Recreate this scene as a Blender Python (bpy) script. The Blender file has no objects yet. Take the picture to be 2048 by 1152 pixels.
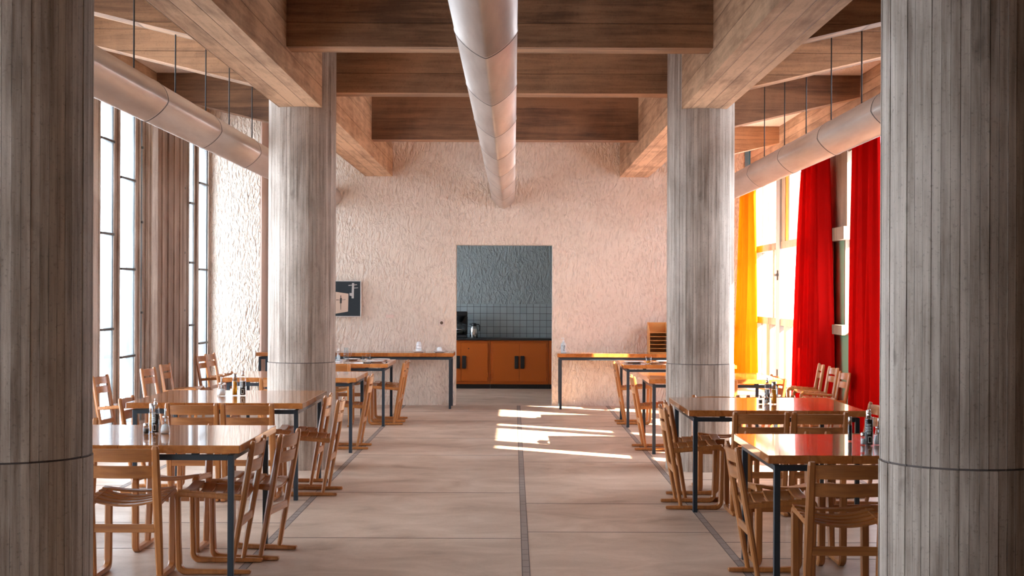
import bpy, bmesh, math, random
from mathutils import Vector, Matrix
random.seed(7)
PI = math.pi
SC = bpy.context.scene
COL = SC.collection

# ------------------------------------------------------------------ camera
F = 2900.0                      # focal length in pixels of the 2048 px wide frame
EYE = 1.57
cam_d = bpy.data.cameras.new('camera')
cam_d.sensor_width = 36.0
cam_d.lens = F / 2048 * 36.0
cam_d.shift_x = -3 / 2048
cam_d.shift_y = 12 / 2048
cam_d.clip_start = 0.1
cam_d.clip_end = 200
cam = bpy.data.objects.new('camera', cam_d)
cam.location = (0, 0, EYE)
cam.rotation_euler = (PI / 2, math.radians(-0.22), 0)
COL.objects.link(cam)
SC.camera = cam

# ------------------------------------------------------------------ world, sun, exposure
w = bpy.data.worlds.new('sky')
SC.world = w
w.use_nodes = True
bg = w.node_tree.nodes['Background']
bg.inputs['Color'].default_value = (0.85, 0.92, 1.0, 1)
bg.inputs['Strength'].default_value = 7.5
sd = bpy.data.lights.new('sun', 'SUN')
sd.energy = 34
sd.angle = math.radians(0.5)
sd.color = (1.0, 0.80, 0.60)
sun = bpy.data.objects.new('sun', sd)
SUN_DIR = Vector((-1.0, 0.68, -0.78)).normalized()
sun.rotation_euler = SUN_DIR.to_track_quat('-Z', 'Y').to_euler()
sun.location = (20, -10, 20)
COL.objects.link(sun)
SC.view_settings.view_transform = 'Standard'
SC.view_settings.look = 'None'
SC.view_settings.exposure = 1.12
SC.view_settings.gamma = 1.0
SC.view_settings.use_curve_mapping = False
SC.cycles.max_bounces = 9
SC.cycles.diffuse_bounces = 6
SC.cycles.glossy_bounces = 4
SC.cycles.transmission_bounces = 6
SC.cycles.transparent_max_bounces = 12
SC.cycles.sample_clamp_indirect = 8
SC.cycles.use_denoising = True
SC.cycles.caustics_reflective = False
SC.cycles.caustics_refractive = False


def portal(name, loc, rot, sx, sy):
    d = bpy.data.lights.new(name, 'AREA')
    d.shape = 'RECTANGLE'
    d.size = sx
    d.size_y = sy
    d.cycles.is_portal = True
    o = bpy.data.objects.new(name, d)
    o.location = loc
    o.rotation_euler = rot
    COL.objects.link(o)


# portals only steer the sampling of the sky through the two window walls
portal('sky_portal', (-4.75, 11.0, 2.1), (0, -PI / 2, 0), 4.0, 20.0)
portal('sky_portal', (4.75, 18.5, 2.1), (0, PI / 2, 0), 4.0, 15.5)


# ------------------------------------------------------------------ materials
class NT:
    def __init__(s, name):
        s.m = bpy.data.materials.new(name)
        s.m.use_nodes = True
        s.t = s.m.node_tree
        s.b = s.t.nodes['Principled BSDF']
        s.out = s.t.nodes['Material Output']

    def n(s, typ, **k):
        o = s.t.nodes.new(typ)
        for a, v in k.items():
            setattr(o, a, v)
        return o

    def l(s, a, b):
        s.t.links.new(a, b)

    def math(s, op, a, b=None, c=None, clamp=False):
        o = s.n('ShaderNodeMath', operation=op, use_clamp=clamp)
        for i, v in enumerate((a, b, c)):
            if v is None:
                continue
            if isinstance(v, (int, float)):
                o.inputs[i].default_value = v
            else:
                s.l(v, o.inputs[i])
        return o.outputs[0]

    def coords(s, scale=(1, 1, 1), rot=(0, 0, 0), src='Object', loc=(0, 0, 0)):
        tc = s.n('ShaderNodeTexCoord')
        mp = s.n('ShaderNodeMapping')
        mp.inputs['Scale'].default_value = scale
        mp.inputs['Rotation'].default_value = rot
        mp.inputs['Location'].default_value = loc
        s.l(tc.outputs[src], mp.inputs['Vector'])
        return mp.outputs[0]

    def noise(s, vec, scale=5, detail=4, rough=0.55, dist=0.0):
        o = s.n('ShaderNodeTexNoise')
        o.inputs['Scale'].default_value = scale
        o.inputs['Detail'].default_value = detail
        o.inputs['Roughness'].default_value = rough
        o.inputs['Distortion'].default_value = dist
        s.l(vec, o.inputs['Vector'])
        return o.outputs['Fac']

    def ramp(s, fac, stops):
        o = s.n('ShaderNodeValToRGB')
        e = o.color_ramp.elements
        while len(e) > 1:
            e.remove(e[-1])
        e[0].position = stops[0][0]
        e[0].color = (*stops[0][1], 1)
        for p, c in stops[1:]:
            x = e.new(p)
            x.color = (*c, 1)
        s.l(fac, o.inputs[0])
        return o.outputs[0]

    def mul(s, c1, c2, fac=1.0):
        o = s.n('ShaderNodeMix', data_type='RGBA', blend_type='MULTIPLY')
        if isinstance(fac, (int, float)):
            o.inputs[0].default_value = fac
        else:
            s.l(fac, o.inputs[0])
        for i, c in ((6, c1), (7, c2)):
            if isinstance(c, tuple):
                o.inputs[i].default_value = (*c, 1)
            else:
                s.l(c, o.inputs[i])
        return o.outputs[2]

    def mix(s, c1, c2, fac):
        o = s.n('ShaderNodeMix', data_type='RGBA', blend_type='MIX')
        if isinstance(fac, (int, float)):
            o.inputs[0].default_value = fac
        else:
            s.l(fac, o.inputs[0])
        for i, c in ((6, c1), (7, c2)):
            if isinstance(c, tuple):
                o.inputs[i].default_value = (*c, 1)
            else:
                s.l(c, o.inputs[i])
        return o.outputs[2]

    def bump(s, h, dist=0.01, strength=1.0):
        o = s.n('ShaderNodeBump')
        o.inputs['Distance'].default_value = dist
        o.inputs['Strength'].default_value = strength
        s.l(h, o.inputs['Height'])
        s.l(o.outputs[0], s.b.inputs['Normal'])

    def base(s, c):
        if isinstance(c, tuple):
            s.b.inputs['Base Color'].default_value = (*c, 1)
        else:
            s.l(c, s.b.inputs['Base Color'])


def simple(name, col, rough=0.5, metal=0.0, **k):
    q = NT(name)
    q.base(col)
    q.b.inputs['Roughness'].default_value = rough
    q.b.inputs['Metallic'].default_value = metal
    for a, v in k.items():
        q.b.inputs[a].default_value = v
    return q.m


def board_concrete(name, light, dark, axis='Y', wa=0.22, wb=0.13, streak=1.0):
    """concrete cast against boards that run along one axis"""
    q = NT(name)
    tc = q.n('ShaderNodeTexCoord')
    sep = q.n('ShaderNodeSeparateXYZ')
    q.l(tc.outputs['Object'], sep.inputs[0])
    X, Y, Z = sep.outputs
    if axis == 'Y':
        a, b, sc = X, Z, (7, 0.55, 7)
    elif axis == 'X':
        a, b, sc = Y, Z, (0.45, 7, 7)
    else:
        a, b, sc = X, Y, (9, 9, 0.45)
    ua = q.math('DIVIDE', a, wb)
    ub = q.math('DIVIDE', b, wa)
    ids = q.n('ShaderNodeCombineXYZ')
    q.l(q.math('FLOOR', ua), ids.inputs[0])
    q.l(q.math('FLOOR', ub), ids.inputs[1])
    wn = q.n('ShaderNodeTexWhiteNoise')
    wn.noise_dimensions = '3D'
    q.l(ids.outputs[0], wn.inputs[0])
    tint = wn.outputs['Value']

    def edge(u):
        f = q.math('FRACT', u)
        d = q.math('MINIMUM', f, q.math('SUBTRACT', 1.0, f))
        return d
    ea = q.math('MULTIPLY', edge(ua), wb)
    eb = q.math('MULTIPLY', edge(ub), wa)
    # the joint of the other direction never shows because faces lie inside one index
    e = q.math('MINIMUM', ea, eb)
    line = q.math('SUBTRACT', 1.0, q.math('DIVIDE', e, 0.006), clamp=True)
    n1 = q.noise(q.coords(sc), 3.0, 6, 0.65, 0.4)
    n2 = q.noise(q.coords((1, 1, 1)), 1.3, 5, 0.6, 0.6)
    n3 = q.noise(q.coords((1, 1, 1)), 60, 3, 0.6)
    fac = q.math('ADD', q.math('MULTIPLY', n1, 0.62 * streak), q.math('MULTIPLY', n2, 0.55))
    fac = q.math('ADD', fac, q.math('MULTIPLY', q.math('SUBTRACT', tint, 0.5), 0.16))
    mid = tuple((x + y) / 2 for x, y in zip(light, dark))
    c = q.ramp(fac, [(0.42, dark), (0.56, mid), (0.70, light)])
    c = q.mul(c, q.ramp(n3, [(0.28, (0.72, 0.72, 0.72)), (0.45, (1, 1, 1))]), 0.8)
    c = q.mul(c, (0.45, 0.42, 0.40), q.math('MULTIPLY', line, 0.75))
    q.base(c)
    q.b.inputs['Roughness'].default_value = 0.75
    h = q.math('SUBTRACT', q.math('ADD', q.math('MULTIPLY', n1, 0.35), q.math('MULTIPLY', tint, 0.3)), q.math('MULTIPLY', line, 0.8))
    h = q.math('ADD', h, q.math('MULTIPLY', n3, 0.12))
    q.bump(h, 0.006, 0.8)
    return q.m


def column_concrete(name, light, dark):
    q = NT(name)
    tc = q.n('ShaderNodeTexCoord')
    sep = q.n('ShaderNodeSeparateXYZ')
    q.l(tc.outputs['Object'], sep.inputs[0])
    ang = q.math('ARCTAN2', sep.outputs[1], sep.outputs[0])
    u = q.math('MULTIPLY', ang, 56 / (2 * PI))
    wn = q.n('ShaderNodeTexWhiteNoise')
    wn.noise_dimensions = '2D'
    cb = q.n('ShaderNodeCombineXYZ')
    q.l(q.math('FLOOR', u), cb.inputs[0])
    q.l(q.math('GREATER_THAN', sep.outputs[2], 0.95), cb.inputs[1])
    q.l(cb.outputs[0], wn.inputs[0])
    tint = wn.outputs['Value']
    f = q.math('FRACT', u)
    d = q.math('MINIMUM', f, q.math('SUBTRACT', 1.0, f))
    wob = q.noise(q.coords((3, 3, 1.2)), 4, 3)
    lw = q.math('MULTIPLY', q.math('SUBTRACT', wob, 0.42), 0.22)
    line = q.math('SUBTRACT', 1.0, q.math('DIVIDE', d, q.math('MAXIMUM', lw, 0.02)), clamp=True)
    n1 = q.noise(q.coords((14, 14, 0.7)), 2.2, 6, 0.65, 0.2)
    n2 = q.noise(q.coords((1, 1, 0.7)), 1.6, 5, 0.6, 0.5)
    n3 = q.noise(q.coords((1, 1, 1)), 75, 3, 0.65)
    sp = q.noise(q.coords((1, 1, 0.6)), 9, 2, 0.5, 0.2)
    fac = q.math('ADD', q.math('MULTIPLY', n1, 0.6), q.math('MULTIPLY', n2, 0.5))
    fac = q.math('ADD', fac, q.math('MULTIPLY', q.math('SUBTRACT', tint, 0.5), 0.10))
    mid = tuple((x + y) / 2 for x, y in zip(light, dark))
    c = q.ramp(fac, [(0.40, dark), (0.53, mid), (0.68, light)])
    c = q.mul(c, q.ramp(n3, [(0.27, (0.55, 0.55, 0.55)), (0.42, (1, 1, 1))]), 0.8)
    c = q.mul(c, q.ramp(sp, [(0.2, (0.45, 0.42, 0.4)), (0.30, (1, 1, 1))]), 0.8)
    c = q.mul(c, (0.35, 0.33, 0.32), q.math('MULTIPLY', line, 0.8))
    q.base(c)
    q.b.inputs['Roughness'].default_value = 0.7
    h = q.math('SUBTRACT', q.math('ADD', q.math('MULTIPLY', n1, 0.4), q.math('MULTIPLY', tint, 0.5)), q.math('MULTIPLY', line, 1.0))
    h = q.math('ADD', h, q.math('MULTIPLY', n3, 0.15))
    q.bump(h, 0.006, 0.9)
    return q.m


def roughcast(name, col, dist=0.03, sx=38, sz=17):
    """plaster thrown on in short upright flecks"""
    q = NT(name)
    v = q.coords((sx, sx, sz), (0, math.radians(14), 0))
    warp = q.noise(q.coords((1, 1, 1)), 2.2, 2, 0.5)
    vv = q.n('ShaderNodeVectorMath', operation='ADD')
    cb = q.n('ShaderNodeCombineXYZ')
    k = q.math('MULTIPLY', warp, 5)
    q.l(k, cb.inputs[0])
    q.l(q.math('MULTIPLY', k, 0.5), cb.inputs[2])
    q.l(v, vv.inputs[0])
    q.l(cb.outputs[0], vv.inputs[1])
    n1 = q.noise(vv.outputs[0], 1.0, 2, 0.5, 0.5)
    n2 = q.noise(q.coords((1, 1, 1)), 120, 3, 0.6)
    n4 = q.noise(q.coords((1, 1, 1)), 0.9, 4, 0.6)
    h = q.math('ADD', q.math('POWER', n1, 1.2), q.math('MULTIPLY', n2, 0.10))
    c = q.mul(col, q.ramp(n1, [(0.30, (0.84, 0.81, 0.79)), (0.5, (1, 1, 1))]), 0.9)  # hollows darkened in the colour, imitating shade between the flecks
    c = q.mul(c, q.ramp(n4, [(0.3, (0.93, 0.91, 0.9)), (0.6, (1, 1, 1))]), 1.0)
    q.base(c)
    q.b.inputs['Roughness'].default_value = 0.85
    q.bump(h, dist, 1.0)
    return q.m


def wood(name, light, dark, axis=0, rough=0.35, coat=0.0, grain=22, plank=None, coat_rough=0.08, wave=0.0):
    q = NT(name)
    sc = [grain, grain, grain]
    sc[axis] = grain * 0.06
    n1 = q.noise(q.coords(tuple(sc)), 1.0, 6, 0.62, 1.2)
    n2 = q.noise(q.coords((1, 1, 1)), 2.0, 3, 0.5)
    fac = q.math('ADD', q.math('MULTIPLY', n1, 0.75), q.math('MULTIPLY', n2, 0.3))
    if plank:
        tc = q.n('ShaderNodeTexCoord')
        sep = q.n('ShaderNodeSeparateXYZ')
        q.l(tc.outputs['Object'], sep.inputs[0])
        u = q.math('DIVIDE', sep.outputs[0], plank)
        wn = q.n('ShaderNodeTexWhiteNoise')
        wn.noise_dimensions = '1D'
        q.l(q.math('FLOOR', u), wn.inputs['W'])
        fac = q.math('ADD', fac, q.math('MULTIPLY', q.math('SUBTRACT', wn.outputs['Value'], 0.5), 0.22))
    c = q.ramp(fac, [(0.30, dark), (0.70, light)])
    h = n1
    if plank:
        f = q.math('FRACT', u)
        d = q.math('MULTIPLY', q.math('MINIMUM', f, q.math('SUBTRACT', 1.0, f)), plank)
        line = q.math('SUBTRACT', 1.0, q.math('DIVIDE', d, 0.0022), clamp=True)
        c = q.mul(c, (0.25, 0.2, 0.18), line)
        h = q.math('SUBTRACT', q.math('MULTIPLY', q.noise(q.coords((3.2, 1.2, 1)), 4.0, 2, 0.5), wave), q.math('MULTIPLY', line, 0.3))
    q.base(c)
    q.b.inputs['Roughness'].default_value = rough
    q.b.inputs['Coat Weight'].default_value = coat
    if coat > 0.5:
        q.b.inputs['Specular IOR Level'].default_value = 0.15
    q.b.inputs['Coat Roughness'].default_value = coat_rough
    if plank:
        q.bump(h, 0.004, 0.5)
    else:
        q.bump(h, 0.0008, 0.35)
    return q.m


def floor_mat():
    q = NT('polished_concrete_floor')
    n1 = q.noise(q.coords((1.1, 1.5, 1)), 1.5, 7, 0.62, 0.8)
    n2 = q.noise(q.coords((0.35, 1.0, 1)), 1.1, 4, 0.55, 0.4)
    n3 = q.noise(q.coords((1, 1, 1)), 45, 3, 0.6)
    fac = q.math('ADD', q.math('MULTIPLY', n1, 0.55), q.math('MULTIPLY', n2, 0.5))
    c = q.ramp(fac, [(0.34, (0.30, 0.20, 0.14)), (0.46, (0.48, 0.345, 0.255)), (0.60, (0.60, 0.45, 0.345)), (0.75, (0.67, 0.53, 0.43))])
    c = q.mul(c, q.ramp(n3, [(0.3, (0.88, 0.87, 0.86)), (0.5, (1, 1, 1))]), 0.8)
    q.base(c)
    q.l(q.ramp(n1, [(0.3, (0.48,) * 3), (0.7, (0.30,) * 3)]), q.b.inputs['Roughness'])
    q.b.inputs['Specular IOR Level'].default_value = 0.55
    q.bump(n1, 0.004, 0.25)
    return q.m


def glass_pane(name, tint=(0.95, 0.98, 1.0), dirt=0.0):
    """thin window glass: clear with its own reflection; dirt is a thin film of dust that scatters light"""
    q = NT(name)
    tr = q.n('ShaderNodeBsdfTransparent')
    tr.inputs[0].default_value = (*tint, 1)
    gl = q.n('ShaderNodeBsdfGlossy')
    gl.inputs['Roughness'].default_value = 0.02
    fr = q.n('ShaderNodeFresnel')
    geo = q.n('ShaderNodeNewGeometry')
    q.l(q.math('SUBTRACT', 1.45, q.math('MULTIPLY', geo.outputs['Backfacing'], 1.45 - 1 / 1.45)), fr.inputs['IOR'])
    mx = q.n('ShaderNodeMixShader')
    q.l(fr.outputs[0], mx.inputs[0])
    q.l(tr.outputs[0], mx.inputs[1])
    q.l(gl.outputs[0], mx.inputs[2])
    last = mx.outputs[0]
    if dirt > 0:
        tl = q.n('ShaderNodeBsdfTranslucent')
        tl.inputs[0].default_value = (0.8, 0.86, 0.9, 1)
        m2 = q.n('ShaderNodeMixShader')
        nn = q.noise(q.coords((2, 2, 0.7)), 2.5, 5, 0.6)
        q.l(q.math('MULTIPLY', nn, dirt * 2), m2.inputs[0])
        q.l(last, m2.inputs[1])
        q.l(tl.outputs[0], m2.inputs[2])
        last = m2.outputs[0]
    q.l(last, q.out.inputs['Surface'])
    return q.m


def cloth(name, col, tcol, trans=0.45):
    q = NT(name)
    df = q.n('ShaderNodeBsdfDiffuse')
    df.inputs[0].default_value = (*col, 1)
    tl = q.n('ShaderNodeBsdfTranslucent')
    tl.inputs[0].default_value = (*tcol, 1)
    mx = q.n('ShaderNodeMixShader')
    mx.inputs[0].default_value = trans
    q.l(df.outputs[0], mx.inputs[1])
    q.l(tl.outputs[0], mx.inputs[2])
    q.l(mx.outputs[0], q.out.inputs['Surface'])
    return q.m


def clear(name, col=(1, 1, 1), rough=0.02, ior=1.45):
    q = NT(name)
    tr = q.n('ShaderNodeBsdfTransparent')
    tr.inputs[0].default_value = (*col, 1)
    gl = q.n('ShaderNodeBsdfGlossy')
    gl.inputs['Roughness'].default_value = rough
    lw = q.n('ShaderNodeFresnel')
    geo = q.n('ShaderNodeNewGeometry')
    q.l(q.math('SUBTRACT', 1.45, q.math('MULTIPLY', geo.outputs['Backfacing'], 1.45 - 1 / 1.45)), lw.inputs['IOR'])
    mx = q.n('ShaderNodeMixShader')
    q.l(lw.outputs[0], mx.inputs[0])
    q.l(tr.outputs[0], mx.inputs[1])
    q.l(gl.outputs[0], mx.inputs[2])
    q.l(mx.outputs[0], q.out.inputs['Surface'])
    return q.m


M = {}
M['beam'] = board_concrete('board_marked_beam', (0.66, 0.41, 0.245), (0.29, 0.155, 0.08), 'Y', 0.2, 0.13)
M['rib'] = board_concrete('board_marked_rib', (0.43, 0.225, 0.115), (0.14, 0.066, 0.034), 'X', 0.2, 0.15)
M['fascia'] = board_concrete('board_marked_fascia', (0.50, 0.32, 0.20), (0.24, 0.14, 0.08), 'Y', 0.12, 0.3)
M['fin'] = board_concrete('upright_board_concrete', (0.52, 0.44, 0.38), (0.22, 0.14, 0.10), 'Z', 0.2, 0.2)
M['panelwall'] = board_concrete('ribbed_board_panel', (0.40, 0.29, 0.23), (0.18, 0.11, 0.08), 'Z', 0.155, 9.0)
M['rframe'] = board_concrete('window_concrete', (0.34, 0.25, 0.18), (0.16, 0.10, 0.065), 'Z', 0.3, 0.3)
M['column'] = column_concrete('fluted_column_concrete', (0.58, 0.475, 0.395), (0.20, 0.138, 0.10))
M['plaster'] = roughcast('roughcast_plaster', (0.83, 0.70, 0.585), 0.05, 34, 13)
M['ceilplaster'] = roughcast('ceiling_roughcast', (0.72, 0.60, 0.52), 0.02, 40, 40)
M['smooth'] = simple('smooth_pink_plaster', (0.76, 0.56, 0.47), 0.8)
M['kplaster'] = roughcast('kitchen_roughcast', (0.37, 0.42, 0.43), 0.03, 30, 14)
M['floor'] = floor_mat()
M['joint'] = simple('floor_joint', (0.12, 0.09, 0.08), 0.8)
M['strip'] = simple('floor_stone_strip', (0.27, 0.215, 0.185), 0.5)
M['chair'] = wood('oiled_beech_chair', (0.53, 0.20, 0.050), (0.26, 0.086, 0.021), 2, 0.34, 0.25, 26, coat_rough=0.2)
M['seatwood'] = wood('oiled_beech_slat', (0.50, 0.188, 0.048), (0.25, 0.082, 0.021), 0, 0.30, 0.35, 26, coat_rough=0.18)
M['table'] = wood('varnished_table_top', (0.56, 0.205, 0.052), (0.30, 0.09, 0.020), 1, 0.22, 0.85, 16, plank=0.222, coat_rough=0.04, wave=0.8)
M['edge'] = wood('table_edge_wood', (0.60, 0.27, 0.09), (0.33, 0.125, 0.035), 0, 0.35, 0.4, 18)
M['iron'] = simple('blue_black_steel', (0.013, 0.022, 0.032), 0.42, 0.0)
M['duct'] = NT('duct_metal')
_q = M['duct']
_n = _q.noise(_q.coords((8, 1.0, 8)), 1.2, 5, 0.6, 0.3)
_q.base(_q.ramp(_n, [(0.3, (0.40, 0.31, 0.26)), (0.65, (0.52, 0.42, 0.36))]))
_q.b.inputs['Metallic'].default_value = 0.4
_q.b.inputs['Roughness'].default_value = 0.36
_q.bump(_n, 0.004, 0.3)
M['duct'] = _q.m
M['seam'] = simple('duct_seam', (0.05, 0.035, 0.03), 0.6)
M['rod'] = simple('hanger_rod', (0.03, 0.025, 0.022), 0.5, 0.5)
M['bar'] = simple('glazing_bar_steel', (0.06, 0.055, 0.05), 0.5)
M['glassL'] = glass_pane('dusty_window_glass', (0.93, 0.97, 1.0), 0.08)
M['glassR'] = glass_pane('window_glass', (0.97, 0.98, 1.0), 0.0)
M['red'] = cloth('red_curtain_cloth', (0.52, 0.006, 0.005), (0.60, 0.010, 0.006), 0.22)
M['yellow'] = cloth('yellow_curtain_cloth', (0.8, 0.24, 0.008), (0.85, 0.30, 0.008), 0.4)
M['green'] = simple('green_painted_panel', (0.20, 0.42, 0.27), 0.5)
M['blue'] = simple('blue_painted_slot', (0.03, 0.16, 0.26), 0.5)
M['orangep'] = simple('orange_painted_reveal', (0.85, 0.33, 0.02), 0.5)
M['steelpost'] = simple('grey_painted_post', (0.25, 0.24, 0.24), 0.5)
M['kdoor'] = simple('orange_cabinet_paint', (0.56, 0.115, 0.006), 0.4)
M['black'] = simple('black_plastic', (0.008, 0.012, 0.016), 0.35)
M['worktop'] = simple('black_worktop', (0.012, 0.016, 0.018), 0.3)
M['steel'] = simple('brushed_steel', (0.62, 0.62, 0.62), 0.25, 1.0)
M['chrome'] = simple('chrome', (0.8, 0.8, 0.8), 0.12, 1.0)
M['china'] = simple('white_china', (0.85, 0.87, 0.88), 0.2)
M['clear'] = clear('clear_glass', (0.93, 0.96, 0.97))
M['oil'] = simple('amber_oil', (0.95, 0.36, 0.01), 0.08, 0.0, **{'Transmission Weight': 0.45})
M['vinegar'] = simple('dark_vinegar', (0.012, 0.010, 0.010), 0.08)
M['paper'] = simple('label_paper', (0.75, 0.75, 0.72), 0.6)
M['pepper'] = simple('ground_pepper', (0.10, 0.065, 0.045), 0.9)
M['sugar'] = simple('sugar_grains', (0.86, 0.82, 0.78), 0.9)
M['water'] = simple('gel', (0.75, 0.86, 0.90), 0.15, 0.0, **{'Transmission Weight': 0.3})
M['steelframe'] = simple('pale_picture_frame', (0.62, 0.58, 0.54), 0.35)
M['switch'] = simple('switch_plastic', (0.66, 0.52, 0.45), 0.4)
M['photodark'] = simple('photo_dark_print', (0.012, 0.02, 0.026), 0.3)
M['photobeige'] = simple('photo_beige_print', (0.62, 0.45, 0.34), 0.4)
M['photogrey'] = simple('photo_grey_print', (0.5, 0.47, 0.44), 0.4)
M['holder'] = wood('honey_plywood', (0.78, 0.38, 0.10), (0.55, 0.22, 0.05), 0, 0.4, 0.2, 12)
M['boardedge'] = simple('dark_board', (0.03, 0.022, 0.018), 0.5)


def tile_mat():
    q = NT('grey_square_tiles')
    tc = q.n('ShaderNodeTexCoord')
    sep = q.n('ShaderNodeSeparateXYZ')
    q.l(tc.outputs['Object'], sep.inputs[0])
    e = None
    ids = q.n('ShaderNodeCombineXYZ')
    for i, ax in enumerate((0, 2)):
        u = q.math('DIVIDE', sep.outputs[ax], 0.1125)
        q.l(q.math('FLOOR', u), ids.inputs[i])
        f = q.math('FRACT', u)
        d = q.math('MINIMUM', f, q.math('SUBTRACT', 1.0, f))
        e = d if e is None else q.math('MINIMUM', e, d)
    line = q.math('LESS_THAN', e, 0.028)
    wn = q.n('ShaderNodeTexWhiteNoise')
    q.l(ids.outputs[0], wn.inputs[0])
    c = q.ramp(wn.outputs['Value'], [(0, (0.33, 0.39, 0.41)), (1, (0.39, 0.45, 0.47))])
    c = q.mix(c, (0.10, 0.10, 0.10), line)
    q.base(c)
    q.b.inputs['Roughness'].default_value = 0.25
    return q.m


M['tile'] = tile_mat()


# ------------------------------------------------------------------ mesh builder
class MB:
    def __init__(s):
        s.v = []
        s.f = []
        s.mi = []
        s.sm = []
        s.mats = []

    def _m(s, mat):
        if mat is None:
            return 0
        if mat not in s.mats:
            s.mats.append(mat)
        return s.mats.index(mat)

    def add(s, vs, fs, mat=None, smooth=False):
        o = len(s.v)
        s.v += [tuple(v) for v in vs]
        for f in fs:
            s.f.append(tuple(i + o for i in f))
            s.mi.append(s._m(mat))
            s.sm.append(smooth)
        return s

    def box(s, x0, x1, y0, y1, z0, z1, mat=None, c=0.0):
        """box, with chamfered upright and level edges when c > 0"""
        if c <= 0:
            vs = [(x, y, z) for z in (z0, z1) for y in (y0, y1) for x in (x0, x1)]
            return s.add(vs, [(0, 2, 3, 1), (4, 5, 7, 6), (0, 1, 5, 4), (2, 6, 7, 3), (0, 4, 6, 2), (1, 3, 7, 5)], mat)
        rings = []
        for z, d in ((z0, c), (z0 + c, 0), (z1 - c, 0), (z1, c)):
            a, b, e, g = x0 + d, x1 - d, y0 + d, y1 - d
            k = c if d == 0 else c * 0.5
            rings.append([(a + k, e, z), (b - k, e, z), (b, e + k, z), (b, g - k, z), (b - k, g, z), (a + k, g, z), (a, g - k, z), (a, e + k, z)])
        return s.rings(rings, mat)

    def rings(s, rings, mat=None, smooth=False, cap=True, closed=False):
        n = len(rings[0])
        vs = [p for r in rings for p in r]
        fs = []
        R = len(rings)
        for i in range(R - 1 + (1 if closed else 0)):
            a, b = i * n, ((i + 1) % R) * n
            for k in range(n):
                k2 = (k + 1) % n
                fs.append((a + k, a + k2, b + k2, b + k))
        s.add(vs, fs, mat, smooth)
        if cap and not closed:
            o = len(s.v) - len(vs)
            s.f.append(tuple(o + k for k in reversed(range(n))))
            s.mi.append(s._m(mat)); s.sm.append(False)
            s.f.append(tuple(o + (R - 1) * n + k for k in range(n)))
            s.mi.append(s._m(mat)); s.sm.append(False)
        return s

    def lathe(s, prof, cx=0, cy=0, cz=0, n=20, mat=None, smooth=True):
        rings = []
        for r, z in prof:
            rings.append([(cx + max(r, 1e-4) * math.cos(2 * PI * k / n), cy + max(r, 1e-4) * math.sin(2 * PI * k / n), cz + z) for k in range(n)])
        return s.rings(rings, mat, smooth)

    def tube(s, pts, r, n=8, mat=None):
        rings = []
        pts = [Vector(p) for p in pts]
        for i, p in enumerate(pts):
            d = (pts[min(i + 1, len(pts) - 1)] - pts[max(i - 1, 0)]).normalized()
            up = Vector((0, 0, 1)) if abs(d.z) < 0.9 else Vector((1, 0, 0))
            a = d.cross(up).normalized()
            b = d.cross(a).normalized()
            rr = r[i] if isinstance(r, (list, tuple)) else r
            rings.append([tuple(p + a * rr * math.cos(2 * PI * k / n) + b * rr * math.sin(2 * PI * k / n)) for k in range(n)])
        return s.rings(rings, mat, True)

    def prism(s, poly, axis, a0, a1, mat=None):
        """polygon (list of 2-D points) swept along an axis"""
        def P(u, v, a):
            return {'X': (a, u, v), 'Y': (u, a, v), 'Z': (u, v, a)}[axis]
        return s.rings([[P(u, v, a0) for u, v in poly], [P(u, v, a1) for u, v in poly]], mat)

    def sweep_yz(s, path, xc, wx, th, ch=0.3, mat=None):
        """bar following a path in the YZ plane: wx wide along x, th thick in the plane (lists allowed)"""
        rings = []
        pts = [Vector(p) for p in path]
        for i, p in enumerate(pts):
            d = (pts[min(i + 1, len(pts) - 1)] - pts[max(i - 1, 0)]).normalized()
            nrm = Vector((-d.y, d.x))
            t = (th[i] if isinstance(th, (list, tuple)) else th) / 2
            ww = (wx[i] if isinstance(wx, (list, tuple)) else wx) / 2
            c = ch * min(t, ww)
            prof = [(-ww + c, -t), (ww - c, -t), (ww, -t + c), (ww, t - c), (ww - c, t), (-ww + c, t), (-ww, t - c), (-ww, -t + c)]
            rings.append([(xc + a, p.x + nrm.x * b, p.y + nrm.y * b) for a, b in prof])
        return s.rings(rings, mat)

    def build(s, name, mat=None, parent=None, loc=(0, 0, 0)):
        me = bpy.data.meshes.new(name)
        me.from_pydata(s.v, [], s.f)
        mats = s.mats if s.mats else [mat]
        if s.mats and mat is not None:
            raise ValueError('mixed materials')
        for m in mats:
            me.materials.append(m)
        me.polygons.foreach_set('material_index', s.mi)
        me.polygons.foreach_set('use_smooth', s.sm)
        bm = bmesh.new()
        bm.from_mesh(me)
        bmesh.ops.recalc_face_normals(bm, faces=bm.faces)
        bm.to_mesh(me)
        bm.free()
        me.update()
        o = bpy.data.objects.new(name, me)
        o.location = loc
        COL.objects.link(o)
        if parent is not None:
            o.parent = parent
        return o


def tag(o, label=None, cat=None, group=None, kind=None):
    if label: o['label'] = label
    if cat: o['category'] = cat
    if group: o['group'] = group
    if kind: o['kind'] = kind
    return o


def empty(name, loc=(0, 0, 0), rz=0.0):
    o = bpy.data.objects.new(name, None)
    o.location = loc
    o.rotation_euler = (0, 0, rz)
    o.empty_display_size = 0.1
    COL.objects.link(o)
    return o


def copy_tree(o, parent=None):
    c = o.copy()
    COL.objects.link(c)
    c.parent = parent
    for ch in list(o.children):
        copy_tree(ch, c)
    return c


# ================================================================== the setting
# room: x from the left window wall (-4.29) to the right window wall (4.15); y is depth; floor at z = 0
XL, XR = -4.29, 4.15
YB = 20.42                       # end wall
YR = 26.2                        # end of the deeper right aisle
Y0 = -4.0
ZC = 4.21

# floor slab with joints and stone strips let in
f = MB()
f.box(-5.2, 5.2, Y0 - 0.5, 27.0, -0.3, 0.0, M['floor'])


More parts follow.
